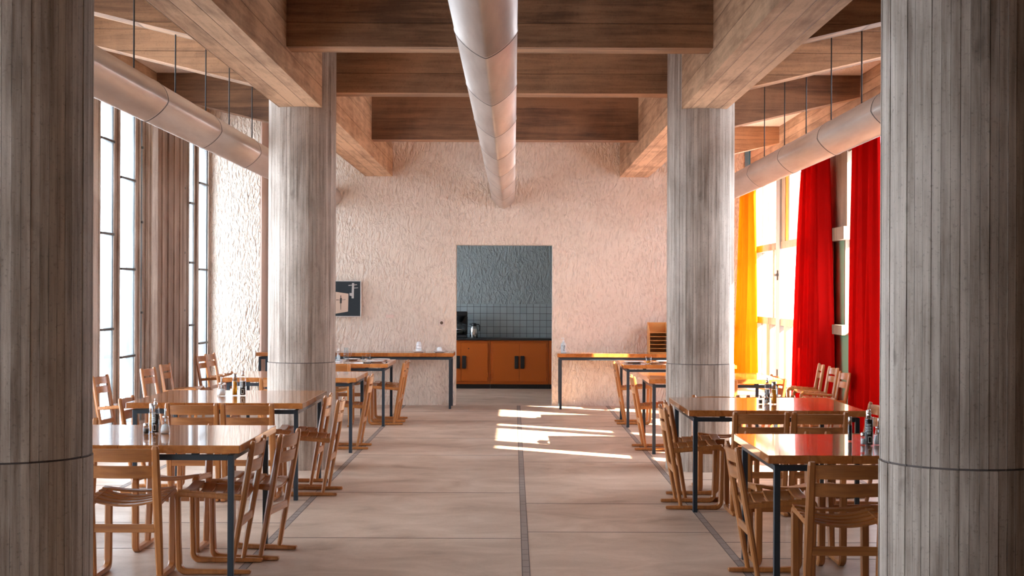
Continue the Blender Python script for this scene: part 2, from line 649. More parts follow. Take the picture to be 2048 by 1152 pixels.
def flat(x0, x1, y0, y1, z, mat):
    f.box(x0, x1, y0, y1, z - 0.004, z, mat)


for xs in (-1.535, 0.077, 1.327, -3.15, 2.94):
    flat(xs - 0.024, xs - 0.019, Y0, YB, 0.0012, M['joint'])
    flat(xs + 0.019, xs + 0.024, Y0, YB, 0.0012, M['joint'])
    flat(xs - 0.019, xs + 0.019, Y0, YB, 0.001, M['strip'])
    y = Y0
    while y < YB:
        flat(xs - 0.019, xs + 0.019, y, y + 0.005, 0.0016, M['joint'])
        y += random.choice((0.12, 0.2, 0.33, 0.16))
for x0, x1, ys in ((-1.51, 0.053, (4.2, 5.9, 7.6, 9.31, 11.44, 14.1, 15.76, 17.9, 19.3)),
                   (0.10, 1.303, (3.9, 6.1, 7.95, 9.57, 10.87, 13.55, 15.9, 17.2, 18.95)),
                   (-3.126, -1.56, (5.2, 6.6, 8.9, 9.9, 11.0, 13.2, 14.9, 17.0, 18.6)),
                   (-4.29, -3.174, (6.0, 8.2, 9.9, 11.8, 13.9, 16.1, 18.3)),
                   (1.351, 2.916, (5.0, 6.9, 8.63, 9.2, 10.5, 12.3, 14.3, 16.4, 18.1, 19.9)),
                   (2.964, 4.15, (6.0, 8.0, 9.7, 11.6, 13.7, 15.5, 17.7, 19.5))):
    for y in ys:
        flat(x0, x1, y - 0.004, y + 0.004, 0.0012, M['joint'])
fl = f.build('floor')
tag(fl, kind='structure')

# ceiling slab
c = MB().box(-5.0, 5.0, Y0, 27.0, ZC, ZC + 0.3)
tag(c.build('ceiling', M['ceilplaster']), kind='structure')

# end wall, with the kitchen doorway and the smooth niche behind the left column
wb = MB()
TH = 0.30
DX0, DX1, DZ = -0.812, 0.549, 2.262
wb.box(-5.0, -3.57, YB, YB + 1.2, 0, ZC)
wb.box(-2.95, DX0, YB, YB + TH, 0, ZC)
wb.box(DX0, DX1, YB, YB + TH, DZ, ZC)
wb.box(DX1, 2.75, YB, YB + TH, 0, ZC)
tag(wb.build('wall_back', M['plaster']), kind='structure')
nb = MB()
nb.box(-3.57, -2.45, YB + 1.0, YB + 1.2, 0, ZC)
nb.box(-3.572, -3.55, YB + 0.002, YB + 1.0, 0, ZC)
nb.box(-2.95, -2.75, YB + TH, YB + 1.0, 0, ZC)
tag(nb.build('wall_niche', M['smooth']), kind='structure')
# the right aisle runs deeper
wr = MB()
wr.box(2.75, 5.0, YR, YR + 0.3, 0, ZC)
wr.box(2.55, 2.75, YB + TH, YR + 0.3, 0, ZC)
tag(wr.build('wall_aisle', M['plaster']), kind='structure')
tag(MB().box(-5.0, 5.0, Y0 - 0.3, Y0, 0, ZC).build('wall_front', M['plaster']), kind='structure')

# kitchen behind the doorway
KY = 24.62
k = MB()
k.box(-2.75, 2.55, KY, KY + 0.2, 1.40, 2.9, M['kplaster'])
k.box(-2.75, 2.55, KY, KY + 0.2, 0, 1.40, M['tile'])
k.box(-2.95, -2.75, YB + 0.3, 21.0, 0, 2.9, M['kplaster'])
k.box(-2.95, -2.75, 23.9, KY + 0.2, 0, 2.9, M['kplaster'])
k.box(-2.95, -2.75, 21.0, 23.9, 0, 1.1, M['kplaster'])
k.box(-2.95, -2.75, 21.0, 23.9, 2.3, 2.9, M['kplaster'])
k.box(-2.95, 2.75, YB + TH, KY + 0.2, 2.7, 2.9, M['kplaster'])
tag(k.build('wall_kitchen'), kind='structure')
gk = MB().box(-2.86, -2.84, 21.0, 23.9, 1.1, 2.3).build('window_1', M['glassL'])
tag(gk, kind='structure')

# ------------------------------------------------------------------ long beams and cross ribs
BZ, RZ = 3.22, 3.42
BL = (-2.09, -1.71)
BR = (1.49, 1.89)
for x0, x1, side in ((*BL, 'left'), (*BR, 'right')):
    m = MB()
    y = Y0
    m.box(x0, x1, Y0, YB, BZ, ZC)
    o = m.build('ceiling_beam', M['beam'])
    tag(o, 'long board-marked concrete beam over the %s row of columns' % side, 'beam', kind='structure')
RIBS = [1.0, 3.5, 6.0, 8.4, 10.87, 13.36, 17.4]
RT = 0.27
for i, y in enumerate(RIBS + [22.7]):
    m = MB()
    if y < YB:
        m.box(BL[1], BR[0], y, y + RT, RZ, ZC)
        m.rings([[(BL[0], y, RZ), (BL[0], y, ZC), (XL, y, ZC), (XL, y, 3.95)], [(BL[0], y + RT, RZ), (BL[0], y + RT, ZC), (XL, y + RT, ZC), (XL, y + RT, 3.95)]])
        m.rings([[(BR[1], y, RZ), (BR[1], y, ZC), (XR, y, ZC), (XR, y, 3.95)], [(BR[1], y + RT, RZ), (BR[1], y + RT, ZC), (XR, y + RT, ZC), (XR, y + RT, 3.95)]])
    else:
        m.rings([[(2.75, y, 3.62), (2.75, y, ZC), (XR, y, ZC), (XR, y, 3.95)], [(2.75, y + RT, 3.62), (2.75, y + RT, ZC), (XR, y + RT, ZC), (XR, y + RT, 3.95)]])
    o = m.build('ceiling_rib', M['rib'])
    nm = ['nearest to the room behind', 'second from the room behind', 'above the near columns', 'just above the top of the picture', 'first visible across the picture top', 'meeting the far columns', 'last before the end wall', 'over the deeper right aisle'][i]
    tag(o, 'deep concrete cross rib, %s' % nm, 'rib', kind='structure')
# edge beams over the window walls
m = MB()
m.box(XL - 0.35, XL, Y0, YB, 3.95, ZC)
m.box(XL - 0.30, XL - 0.012, Y0, YB, 3.68, 3.95)
tag(m.build('trim_1', M['fascia']), kind='structure')
m = MB()
m.box(XR, XR + 0.35, Y0, YR, 3.95, ZC)
m.box(XR, XR + 0.03, Y0, YR, 3.40, 3.95)
tag(m.build('trim_2', M['fascia']), kind='structure')


# ------------------------------------------------------------------ columns
def column(x, y, label):
    N = 56
    R = 0.302
    offs = [random.uniform(-0.0016, 0.0016) for _ in range(N)]
    m = MB()

    def ring(z, d, seed=0):
        r_ = []
        for k_ in range(N):
            a0, a1 = 2 * PI * k_ / N, 2 * PI * (k_ + 1) / N
            rr = R + d + offs[(k_ + seed) % N]
            r_.append((rr * math.cos(a0), rr * math.sin(a0), z))
            r_.append((rr * math.cos(a1 - 0.006), rr * math.sin(a1 - 0.006), z))
        return r_
    m.rings([ring(0, 0.004, 3), ring(0.947, 0.004, 3)], M['column'])
    m.rings([ring(0.947, -0.005), ring(0.954, -0.005)], M['joint'])
    m.rings([ring(0.954, 0), ring(ZC, 0)], M['column'])
    o = m.build('column', loc=(x, y, 0))
    tag(o, label, 'column', 'round concrete columns')
    return o


column(-1.915, 5.52, 'large near round concrete column filling the left edge of the picture')
column(1.69, 5.45, 'large near round concrete column filling the right edge of the picture')
column(-1.915, 13.12, 'far round concrete column on the left, beside the framed photograph')
column(1.69, 13.12, 'far round concrete column on the right, beside the wooden paper holder')

# ------------------------------------------------------------------ left window wall
wl = MB()        # the concrete between and around the panes
win_n = [1]


def pane(x, y0, y1, z0, z1, mat, bars=(), side=1, barw=0.025, name='window'):
    win_n[0] += 1
    r = empty('window_%d' % win_n[0], (x, (y0 + y1) / 2, z0))
    tag(r, kind='structure')
    h = (y1 - y0) / 2
    MB().box(-0.006, 0.006, -h, h, 0, z1 - z0).build('pane', mat, r)
    if bars:
        b = MB()
        for zb in bars:
            b.box(-0.012, 0.03, -h, h, zb - z0 - barw / 2, zb - z0 + barw / 2)
        b.build('glazing_bar', M['bar'], r)
    return r


def fin(y, d=0.10, t=0.05):
    wl.box(XL - 0.10, XL + d, y, y + t, 0, 3.68, M['fin'])


# solid parts along the wall (y ranges), panes fill the rest
left_solid = [(15.53, 15.81), (16.41, 16.68), (16.73, 17.2), (18.88, 19.17), (19.44, 19.75), (20.30, 20.44)]
for a, b in left_solid:
    wl.box(XL - 0.10, XL - 0.0, a, b, 0, 3.68, M['fin'])
    n = max(1, int(round((b - a) / 0.12)))
    for i in range(n):
        y = a + (b - a) * i / n
        fin(y, 0.004 + 0.014 * (i % 2), 0.05)
# ribbed board-cast panel with the dark slot before it
wl.box(XL - 0.22, XL - 0.15, 17.2, 17.40, 0, 3.68, M['boardedge'])
for i in range(9):
    y = 17.40 + i * 0.157
    wl.box(XL - 0.12, XL + 0.02 + 0.018 * (i % 2), y, y + 0.157, 0, 3.68, M['panelwall'])
wl.box(XL - 0.12, XL + 0.01, 20.30, 20.43, 0, 3.68, M['fin'])
pane(XL - 0.012, 15.02, 15.53, 0.1, 3.68, M['glassL'], (1.18, 2.19, 3.18))
pane(XL - 0.012, 15.81, 16.41, 0.1, 3.68, M['glassL'], (0.86, 1.83, 2.83))
pane(XL - 0.012, 16.68, 16.73, 0.1, 3.68, M['glassL'], (1.34, 2.38, 3.24))
pane(XL - 0.012, 18.81, 18.88, 0.1, 3.68, M['glassL'], (1.34, 2.09, 2.93))
pane(XL - 0.012, 19.17, 19.44, 0.1, 3.68, M['glassL'], (1.14, 1.97, 2.76))
pane(XL - 0.012, 19.75, 20.28, 0.1, 3.68, M['glassL'], (0.88, 1.89, 3.07))
# nearer the camera, out of view: fins and panes, thinned out to dim the ribs
y = 15.02
seq = [0.45, 0.25, 0.60, 0.3, 0.8, 0.35, 0.5, 0.25]
i = 0
while y > 2.2:
    solid = (0.24 if i % 5 else 0.9) if y > 9.5 else 0.75
    y -= solid
    wl.box(XL - 0.10, XL, y, y + solid, 0, 3.68, M['fin'])
    fin(y, 0.01)
    fin(y + solid - 0.05, 0.01)
    wdt = seq[i % len(seq)]
    pane(XL - 0.012, y - wdt, y, 0.1, 3.68, M['glassL'], (1.13 + 0.3 * (i % 3), 2.26 + 0.2 * (i % 2), 3.1))
    y -= wdt
    i += 1
wl.box(XL - 0.10, XL, Y0, y, 0, 3.68, M['fin'])  # unseen stretch closed to darken the near columns
wl.box(XL - 0.12, XL + 0.06, Y0, 20.44, 0, 0.10, M['fin'])
tag(wl.build('wall_left'), kind='structure')

# ------------------------------------------------------------------ right window wall
wr = MB()


def rbox(y0, y1, z0, z1, mat='rframe', xin=0.0, xout=0.16):
    wr.box(XR - xin, XR + xout, y0, y1, z0, z1, M[mat])


# closed part beside and behind the camera
rbox(Y0, 0.5, 0, 3.40)
rbox(0.5, 11.30, 0, 3.40)
rbox(11.30, 11.42, 0, 3.40, xout=0.02)
# unseen openings, laid out to shape the sun patches on the floor
rbox(12.08, 12.56, 0, 3.40, xout=0.03)
rbox(14.02, 14.36, 0, 3.40, xout=0.03)
rbox(14.61, 15.56, 0, 3.40, xout=0.03)
for a, b in ((11.42, 12.08), (12.56, 14.02), (14.36, 14.61), (15.56, 16.76)):
    rbox(a, b, 3.38, 3.40, xout=0.02)
    rbox(a, b, 2.20, 2.36, xout=0.02)
    rbox(a, b, 0, 1.14)
    pane(XR + 0.01, a, b, 2.36, 3.38, M['glassR'])
    pane(XR + 0.01, a, b, 1.14, 2.20, M['glassR'])
rbox(12.56, 13.02, 2.36, 2.93, xout=0.02)
rbox(15.56, 16.05, 2.36, 2.93, xout=0.02)
# bay beside the nearer red curtain
rbox(16.76, 17.62, 0, 3.40, xout=0.03)  # unseen infill, made solid to keep the sun off the end wall
rbox(17.62, 17.80, 0, 1.14)
pane(XR + 0.05, 17.62, 17.80, 1.14, 3.40, M['glassR'], (2.3,))
# slim light beside it, then the solid bay with the green panels
pane(XR + 0.05, 17.80, 17.97, 2.36, 3.35, M['glassR'])
rbox(17.80, 17.97, 3.35, 3.40)
rbox(17.97, 19.05, 2.42, 3.40, 'rframe', 0.02)
rbox(17.80, 18.92, 2.26, 2.42, 'rframe', 0.10)
pane(XR + 0.05, 17.80, 18.14, 1.20, 2.26, M['glassR'])
rbox(18.14, 18.20, 1.20, 2.26, 'rframe')
rbox(18.20, 18.72, 1.20, 2.26, 'green')
rbox(18.72, 19.05, 1.20, 2.26, 'boardedge', 0.02)
rbox(17.80, 18.92, 1.08, 1.20, 'rframe', 0.12)
rbox(17.80, 18.72, 0, 1.08, 'green')
rbox(18.72, 19.05, 0, 1.20, 'boardedge', 0.02)
# behind the farther red curtain and the clear bay beyond it
for z in (1.10, 2.28):
    rbox(19.05, 24.5, z, z + 0.11, 'rframe', 0.04, 0.10)
pane(XR + 0.05, 19.05, 24.5, 2.39, 3.40, M['glassR'])
pane(XR + 0.05, 19.05, 24.5, 1.21, 2.28, M['glassR'])
pane(XR + 0.05, 19.05, 24.5, 0.05, 1.10, M['glassR'])
rbox(20.4, 20.6, 0, 3.40)
rbox(21.62, 21.72, 2.39, 3.40, 'rframe', 0.04)
rbox(21.78, 22.02, 2.39, 3.40, 'orangep', 0.02)
rbox(22.02, 22.30, 2.39, 3.40, 'rframe', 0.03)
rbox(22.30, 22.62, 0, 3.40, 'steelpost', 0.06, 0.02)
rbox(22.95, 23.10, 1.21, 2.28, 'rframe', 0.02)
rbox(23.35, 23.65, 0, 1.10, 'rframe', 0.02)
rbox(21.95, 22.15, 0, 1.10, 'rframe', 0.02)
rbox(24.5, 24.72, 0, 3.40, 'rframe', 0.06)
rbox(24.72, 25.0, 0, 3.40, 'orangep')
rbox(25.75, 26.2, 0, 3.40, 'blue', 0.03)
rbox(25.0, 25.75, 0, 0.3)
wr.box(XR - 0.02, XR + 0.02, 25.45, 25.95, 3.78, 4.20, M['blue'])
pane(XR + 0.05, 25.0, 25.75, 0.3, 3.40, M['glassR'], (1.15, 2.3), barw=0.14)
wr.box(XR, XR + 0.5, 19.05, 24.5, -0.02, 0.05, M['rframe'])
tag(wr.build('wall_right'), kind='structure')
m = MB()
m.box(XR - 0.075, XR - 0.055, 22.42, 22.47, 1.80, 1.95)
m.box(XR - 0.075, XR - 0.055, 22.42, 22.47, 0.30, 0.42)
m.box(XR - 0.11, XR - 0.055, 22.38, 22.52, 1.86, 1.90)
tag(m.build('trim_3', M['bar']), kind='structure')


# ------------------------------------------------------------------ curtains
def curtain(name, x, yt, yb, zt, zb, mat, label, folds, amp=0.05, gather=0.0, pinch=None):
    """cloth hanging along the window wall; yt / yb are (near, far) ends at top and hem"""
    nu, nv = folds * 20, 40
    rows = []
    ph = [random.uniform(-0.6, 0.6) for _ in range(folds + 1)]
    am = [random.uniform(0.6, 1.3) for _ in range(folds + 1)]
    for j in range(nv + 1):
        t = j / nv
        z = zt + (zb - zt) * t
        a, b = yt[0] + (yb[0] - yt[0]) * t ** 0.8, yt[1] + (yb[1] - yt[1]) * t ** 0.8
        row = []
        for i_ in range(nu + 1):
            u = i_ / nu
            kf = u * folds
            ki = min(int(kf), folds - 1)
            p_ = ph[ki] + (ph[ki + 1] - ph[ki]) * (kf - ki)
            A = amp * (am[ki] + (am[ki + 1] - am[ki]) * (kf - ki)) * (0.75 + 0.35 * t)
            wv = math.sin(2 * PI * kf + p_ + 0.6 * math.sin(2.2 * t + ki * 1.3))
            yy = a + (b - a) * u + 0.012 * math.cos(4 * PI * kf)
            xx = x + A * wv + 0.3 * A * math.sin(5 * PI * kf + 2 * t)
            row.append((xx, yy, z + (0.015 * wv if j == nv else 0)))
        rows.append(row)
    vs = [p for r in rows for p in r]
    W = nu + 1
    fs = [(j * W + i_, j * W + i_ + 1, (j + 1) * W + i_ + 1, (j + 1) * W + i_) for j in range(nv) for i_ in range(nu)]
    m_ = MB()
    m_.add(vs, fs, None, True)
    o = m_.build(name, mat)
    md = o.modifiers.new('thickness', 'SOLIDIFY')
    md.thickness = 0.002
    tag(o, label, 'curtain', 'window curtains')
    return o


curtain('curtain', 3.75, (14.92, 15.92), (14.92, 16.08), 3.38, 0.06, M['red'],
        'wide bright red curtain beside the near right column', 6, 0.06)
curtain('curtain', 3.98, (18.55, 19.85), (18.22, 20.4), 3.38, 0.04, M['red'],
        'red curtain gathered in deep folds between the green panel and the clear windows', 9, 0.08)
curtain('curtain', 3.98, (24.0, 25.4), (23.75, 26.0), 3.38, 0.05, M['yellow'],
        'sunlit yellow and orange curtain at the far end of the right window wall', 6, 0.06)



# ------------------------------------------------------------------ ducts
def duct(cx, y0, y1, label, hangers, phase):
    prof = []
    for k_ in range(40):
        a = 2 * PI * k_ / 40
        cx_, sz_ = math.cos(a), math.sin(a)
        e = 0.67 if sz_ < 0 else 0.95
        r = 0.16
        prof.append((r * math.copysign(abs(cx_) ** (1 / e) if sz_ < 0 else abs(cx_), cx_), (r + (0.0 if sz_ > 0 else -0.02)) * math.copysign(abs(sz_) ** (1 / e if sz_ < 0 else 1), sz_)))
    zc = 2.91
    root = empty('ventilation_duct', (cx, y0, zc))
    tag(root, label, 'duct', 'ventilation ducts')
    y = phase
    segs = []
    while y > y0:
        y -= 1.865
    a = y0
    y += 1.865
    while a < y1 - 0.01:
        b = min(y, y1)
        segs.append((a, b))
        a = b
        y += 1.865
    for a, b in segs:
        m_ = MB()
        rings = []
        for yy, g in ((a + 0.001, 0.0), (a + 0.03, 0.0), (b - 0.05, 0.0), (b - 0.045, 0.003), (b - 0.001, 0.003)):
            rings.append([(u * (1 + g / 0.16), yy - y0, v * (1 + g / 0.16)) for u, v in prof])
        m_.rings(rings, None, True)
        m_.build('duct_section', M['duct'], root)
        s_ = MB()
        s_.rings([[(u * 1.022, b - 0.012 - y0, v * 1.022) for u, v in prof], [(u * 1.022, b + 0.012 - y0, v * 1.022) for u, v in prof]], None, True)
        if b < y1 - 0.05:
            s_.build('seam_ring', M['seam'], root)
    for yy in hangers:
        h = MB()
        h.tube([(0, yy - y0, 0.15), (0, yy - y0, ZC - zc + 0.02)], 0.006, 6)
        h.box(-0.05, 0.05, yy - y0 - 0.008, yy - y0 + 0.008, 0.15, 0.158)
        h.build('hanger_rod', M['rod'], root)
    return root


duct(-0.145, 0.5, YB, 'pale metal air duct hanging along the middle of the room', (8.0, 9.9, 15.0, 16.9, 18.9), 7.38)
duct(-2.585, 4.0, YB, 'pale metal air duct hanging along the left window side', (8.75, 9.85, 11.06, 12.15, 13.15, 14.3, 15.4, 16.5, 18.6, 19.7), 10.16)
duct(2.755, 4.0, YR, 'pale metal air duct hanging along the right curtain side', (9.3, 10.4, 11.5, 12.6, 13.68, 14.77, 15.96, 18.5, 19.6, 20.7), 10.54)


# ================================================================== tables
def table(x0, x1, y0, y1, label, h=0.74, name='dining_table', cat='table', group='square dining tables', top_t=0.043, ins=0.04):
    cx, cy = (x0 + x1) / 2, (y0 + y1) / 2
    r = empty(name, (cx, cy, 0))
    tag(r, label, cat, group)
    a, b = (x1 - x0) / 2, (y1 - y0) / 2
    t = MB()
    t.box(-a, a, -b, b, h - top_t, h, None, 0.003)
    top = t.build('table_top', M['table'], r)
    fr = MB()
    lw = 0.032
    zt = h - top_t - 0.012
    for sy in (-1, 1):
        yc = sy * (b - ins - lw / 2)
        fr.box(-a + ins + lw, a - ins - lw, yc - lw / 2, yc + lw / 2, zt - 0.03, zt)
    for sx in (-1, 1):
        xc = sx * (a - ins - lw / 2)
        fr.box(xc - lw / 2, xc + lw / 2, -b + ins + lw, b - ins - lw, zt - 0.03, zt)
        for sy in (-1, 1):
            fr.box(xc - lw / 2 + 0.004, xc + lw / 2 - 0.004, sy * (b - 0.3) - 0.02, sy * (b - 0.3) + 0.02, zt, zt + 0.0125)
            fr.box(sx * (a - 0.25) - 0.02, sx * (a - 0.25) + 0.02, sy * (b - ins - lw / 2) - 0.012, sy * (b - ins - lw / 2) + 0.012, zt, zt + 0.0125)
    fr.build('frame', M['iron'], r)
    for sx in (-1, 1):
        for sy in (-1, 1):
            xc, yc = sx * (a - ins - lw / 2), sy * (b - ins - lw / 2)
            MB().box(xc - lw / 2, xc + lw / 2, yc - lw / 2, yc + lw / 2, 0.0, zt, None, 0.002).build('leg', M['iron'], r)
    return r


table(-2.81, -1.486, 7.88, 9.10, 'glossy square wooden table nearest on the left, holding oil, pepper and sugar')
table(-2.92, -1.587, 10.93, 12.36, 'second glossy wooden table on the left, with amber oil bottle and sugar shaker')
table(-2.86, -1.543, 14.22, 15.40, 'third wooden table on the left, bare top, partly behind the far left column')
table(-2.80, -1.476, 17.06, 18.28, 'fourth wooden table on the left, set with plates, tray and glasses')
table(1.32, 2.64, 7.50, 8.66, 'glossy wooden table nearest on the right, reflecting the red curtains')
table(1.26, 2.54, 10.41, 11.72, 'second glossy wooden table on the right, with oil and dark vinegar bottles')
table(1.33, 2.64, 14.20, 15.42, 'third wooden table on the right, glowing orange, behind the far right column')
table(1.30, 2.63, 17.06, 18.25, 'fourth wooden table on the right, with plates and one glass')
# long narrow side tables along the end wall
table(-3.50, -0.815, 19.72, 20.36, 'long narrow side table against the end wall left of the kitchen doorway', 0.762, 'side_table', 'side table', 'side tables at the end wall', 0.05, 0.03)
table(0.60, 2.40, 19.72, 20.36, 'long narrow side table against the end wall right of the kitchen doorway', 0.762, 'side_table', 'side table', 'side tables at the end wall', 0.05, 0.03)


# ================================================================== chairs
def arc(cy, cz, r, a0, a1, n):
    return [(cy + r * math.cos(math.radians(a0 + (a1 - a0) * i_ / n)), cz + r * math.sin(math.radians(a0 + (a1 - a0) * i_ / n))) for i_ in range(n + 1)]


def make_chair():
    r = empty('slatted_chair')
    for sx in (-1, 1):
        xc = sx * 0.182
        # runner, front leg and seat rail bent from one piece
        path = [(-0.21, 0.013), (-0.205, 0.0135), (-0.1, 0.014), (0.10, 0.014)] + arc(0.148, 0.058, 0.044, -90, -4, 6) + \
            [(0.196, 0.2), (0.200, 0.41)] + arc(0.176, 0.424, 0.026, 5, 95, 6) + [(0.05, 0.442), (-0.06, 0.434), (-0.162, 0.424)]
        th = [0.012, 0.022, 0.026, 0.028] + [0.036, 0.036, 0.034, 0.034, 0.034, 0.034, 0.032] + [0.029, 0.030] + [0.034] * 7 + [0.030, 0.030, 0.028]
        wd = [0.030, 0.036] + [0.042] * (len(path) - 2)
        MB().sweep_yz(path, xc, wd, th, 0.45).build('sled_frame', M['chair'], r)
        # leaning back post
        ppath = [(-0.097, 0.012), (-0.130, 0.21), (-0.166, 0.42), (-0.196, 0.60), (-0.216, 0.725), (-0.2195, 0.742)]
        MB().sweep_yz(ppath, xc, [0.036, 0.044, 0.048, 0.044, 0.040, 0.030], [0.024, 0.031, 0.036, 0.034, 0.030, 0.020], 0.6).build('back_post', M['chair'], r)
    # dished seat of five slats
    st = MB()
    for i_ in range(5):
        yc = 0.163 - i_ * 0.0725
        zc = 0.470 - i_ * 0.0058
        n = 12
        rings = []
        for q_ in range(n + 1):
            u = -1 + 2 * q_ / n
            x = u * 0.200
            dip = 0.036 * (1 - u * u) + (0.0 if abs(u) < 0.93 else 0.004)
            hd = 0.033
            z = zc - dip * (0.55 if i_ == 0 else 1.0)
            rings.append([(x, yc - hd, z - 0.006), (x, yc + hd, z - 0.005), (x, yc + hd, z + 0.004), (x, yc + hd - 0.004, z + 0.006), (x, yc - hd + 0.004, z + 0.005), (x, yc - hd, z + 0.002)])
        st.rings(rings, None, False)
    st.build('seat', M['seatwood'], r)
    # two bowed back slats
    for z0, z1 in ((0.566, 0.637), (0.655, 0.728)):
        b = MB()
        n = 12
        rings = []
        for q_ in range(n + 1):
            u = -1 + 2 * q_ / n
            x = u * 0.168
            bow = 0.026 * (1 - u * u)
            def py(z):
                return -0.097 - 0.1225 * (z / 0.742)
            za, zb = z0 + 0.0, z1 + 0.004 * (1 - u * u) * (1 if z0 > 0.6 else 0) - 0.002
            rings.append([(x, py(za) - bow - 0.006, za), (x, py(za) - bow + 0.006, za), (x, py(zb) - bow + 0.006, zb - 0.003), (x, py(zb) - bow, zb), (x, py(zb) - bow - 0.006, zb - 0.003)])
        b.rings(rings, None, False)
        b.build('back_slat', M['seatwood'], r)
    yb = -0.097 - 0.1225 * (0.288 / 0.742) - 0.004
    MB().box(-0.165, 0.165, yb - 0.008, yb + 0.008, 0.264, 0.310, None, 0.003).build('crossbar', M['seatwood'], r)
    return r


AWAY, CAM, TO_L, TO_R = 0.0, PI, PI / 2, -PI / 2   # local +y is the sitter's front
D = math.radians
CH = [
    # left tables
    (-2.11, 8.03, AWAY, 'wooden slatted chair seen from behind, nearest on the left, beside the near column'),
    (-1.668, 8.27, TO_L, 'nearer of the two chairs tucked in at the aisle end of the nearest left table'),
    (-1.552, 8.715, TO_L - D(8), 'farther, slightly turned chair at the aisle end of the nearest left table'),
    (-2.09, 8.93, CAM, 'chair facing the camera under the far side of the nearest left table'),
    (-2.93, 9.33, CAM, 'chair mostly hidden by the left column, its backrest end above the nearest left table'),
    (-2.407, 11.08, AWAY, 'left of two chairs seen from behind at the second left table'),
    (-1.992, 11.08, AWAY, 'right of two chairs seen from behind at the second left table'),
    (-1.57, 11.41, TO_L, 'nearer chair at the aisle end of the second left table'),
    (-1.73, 11.88, TO_L, 'farther chair at the aisle end of the second left table, before the column'),
    (-2.85, 11.50, TO_R, 'chair tucked in at the window end of the second left table'),
    (-1.665, 14.76, TO_L, 'single chair at the aisle end of the third left table'),
    (-2.73, 14.66, TO_R, 'nearer chair at the window end of the third left table'),
    (-2.75, 15.10, TO_R, 'farther chair at the window end of the third left table'),
    (-2.27, 14.33, AWAY, 'chair at the near side of the third left table, mostly behind the column'),
    (-2.105, 17.18, AWAY, 'chair seen from behind at the fourth left table, right beside the column'),
    (-1.525, 17.50, TO_L, 'nearer of two chairs side by side at the aisle end of the fourth left table'),
    (-1.53, 17.99, TO_L, 'farther of two chairs side by side at the aisle end of the fourth left table'),
    (-2.05, 18.20, CAM, 'chair facing the camera behind the fourth left table'),
    # by the left windows
    (-3.90, 14.42, TO_R + D(-6), 'single chair by the left windows, nearest, its back cut by the near column'),
    (-3.80, 15.9, TO_R + D(-8), 'chair by the left windows in front of the dark slot in the wall'),
    (-3.84, 16.88, TO_R + D(-2), 'chair by the left windows in front of the ribbed concrete panel'),
    (-3.93, 19.22, TO_R + D(-6), 'left of two chairs in the bright left corner by the end wall'),
    (-3.93, 19.80, TO_R + D(-6), 'right of two chairs in the bright left corner by the end wall'),
    # right tables
    (1.665, 7.41, AWAY, 'chair seen from behind, nearest on the right, beside the near column'),
    (1.43, 8.03, TO_R, 'chair seen edge-on at the aisle end of the nearest right table'),
    (1.602, 8.57, CAM, 'left chair facing the camera under the nearest right table'),
    (2.09, 8.57, CAM, 'right chair facing the camera under the nearest right table'),
    (1.752, 10.46, AWAY, 'left of two chairs seen from behind at the second right table'),
    (2.172, 10.47, AWAY, 'right of two chairs seen from behind at the second right table'),
    (1.328, 10.785, TO_R, 'nearer chair at the aisle end of the second right table'),
    (1.41, 11.20, TO_R, 'farther chair at the aisle end of the second right table'),
    (1.67, 11.72, CAM, 'left chair facing the camera beyond the second right table'),
    (2.12, 11.72, CAM, 'right chair facing the camera beyond the second right table'),
    (2.55, 11.04, TO_L, 'chair at the curtain end of the second right table, cut by the near column'),
    (1.435, 14.78, TO_R, 'single chair at the aisle end of the third right table'),
    (1.97, 14.24, AWAY, 'chair at the near side of the third right table, behind the column edge'),
    (2.47, 14.49, TO_L, 'nearer sunlit chair at the curtain end of the third right table'),
    (2.48, 14.95, TO_L, 'farther sunlit chair at the curtain end of the third right table'),
    (1.46, 17.68, TO_R, 'single chair at the aisle end of the fourth right table'),
    # by the red curtains
    (3.49, 17.45, TO_L + D(-4), 'leftmost of three chairs along the right windows, before the red curtain'),
    (3.47, 16.68, TO_L + D(2), 'middle of three chairs along the right windows, its back before the green panel'),
    (3.36, 15.62, TO_L + D(2), 'rightmost of three chairs along the right windows, nearest the camera'),
]
chair0 = make_chair()
for i, (x, y, rz, lab) in enumerate(CH):
    o = chair0 if i == 0 else copy_tree(chair0)
    o.location = (x, y, 0.0015)
    o.rotation_euler = (0, 0, rz)
    tag(o, lab, 'chair', 'slatted wooden chairs')


# ================================================================== things on the tables
def shaker(x, y, z, label, h=0.065, r=0.019, fill='pepper', group='salt and pepper shakers'):
    o = empty('pepper_shaker' if fill == 'pepper' else 'salt_shaker', (x, y, z))
    tag(o, label, 'shaker', group)
    MB().lathe([(r * 0.92, 0), (r, 0.004), (r, h * 0.62), (r * 0.82, h * 0.70)], n=18).build('jar', M['clear'], o)
    MB().lathe([(r * 0.8, 0.005), (r * 0.85, h * 0.5)], n=16).build('filling', M[fill], o)
    MB().lathe([(r * 0.84, h * 0.70), (r * 0.9, h * 0.72), (r * 0.88, h * 0.92), (r * 0.6, h), (0.001, h * 1.005)], n=18).build('cap', M['chrome'], o)
    return o


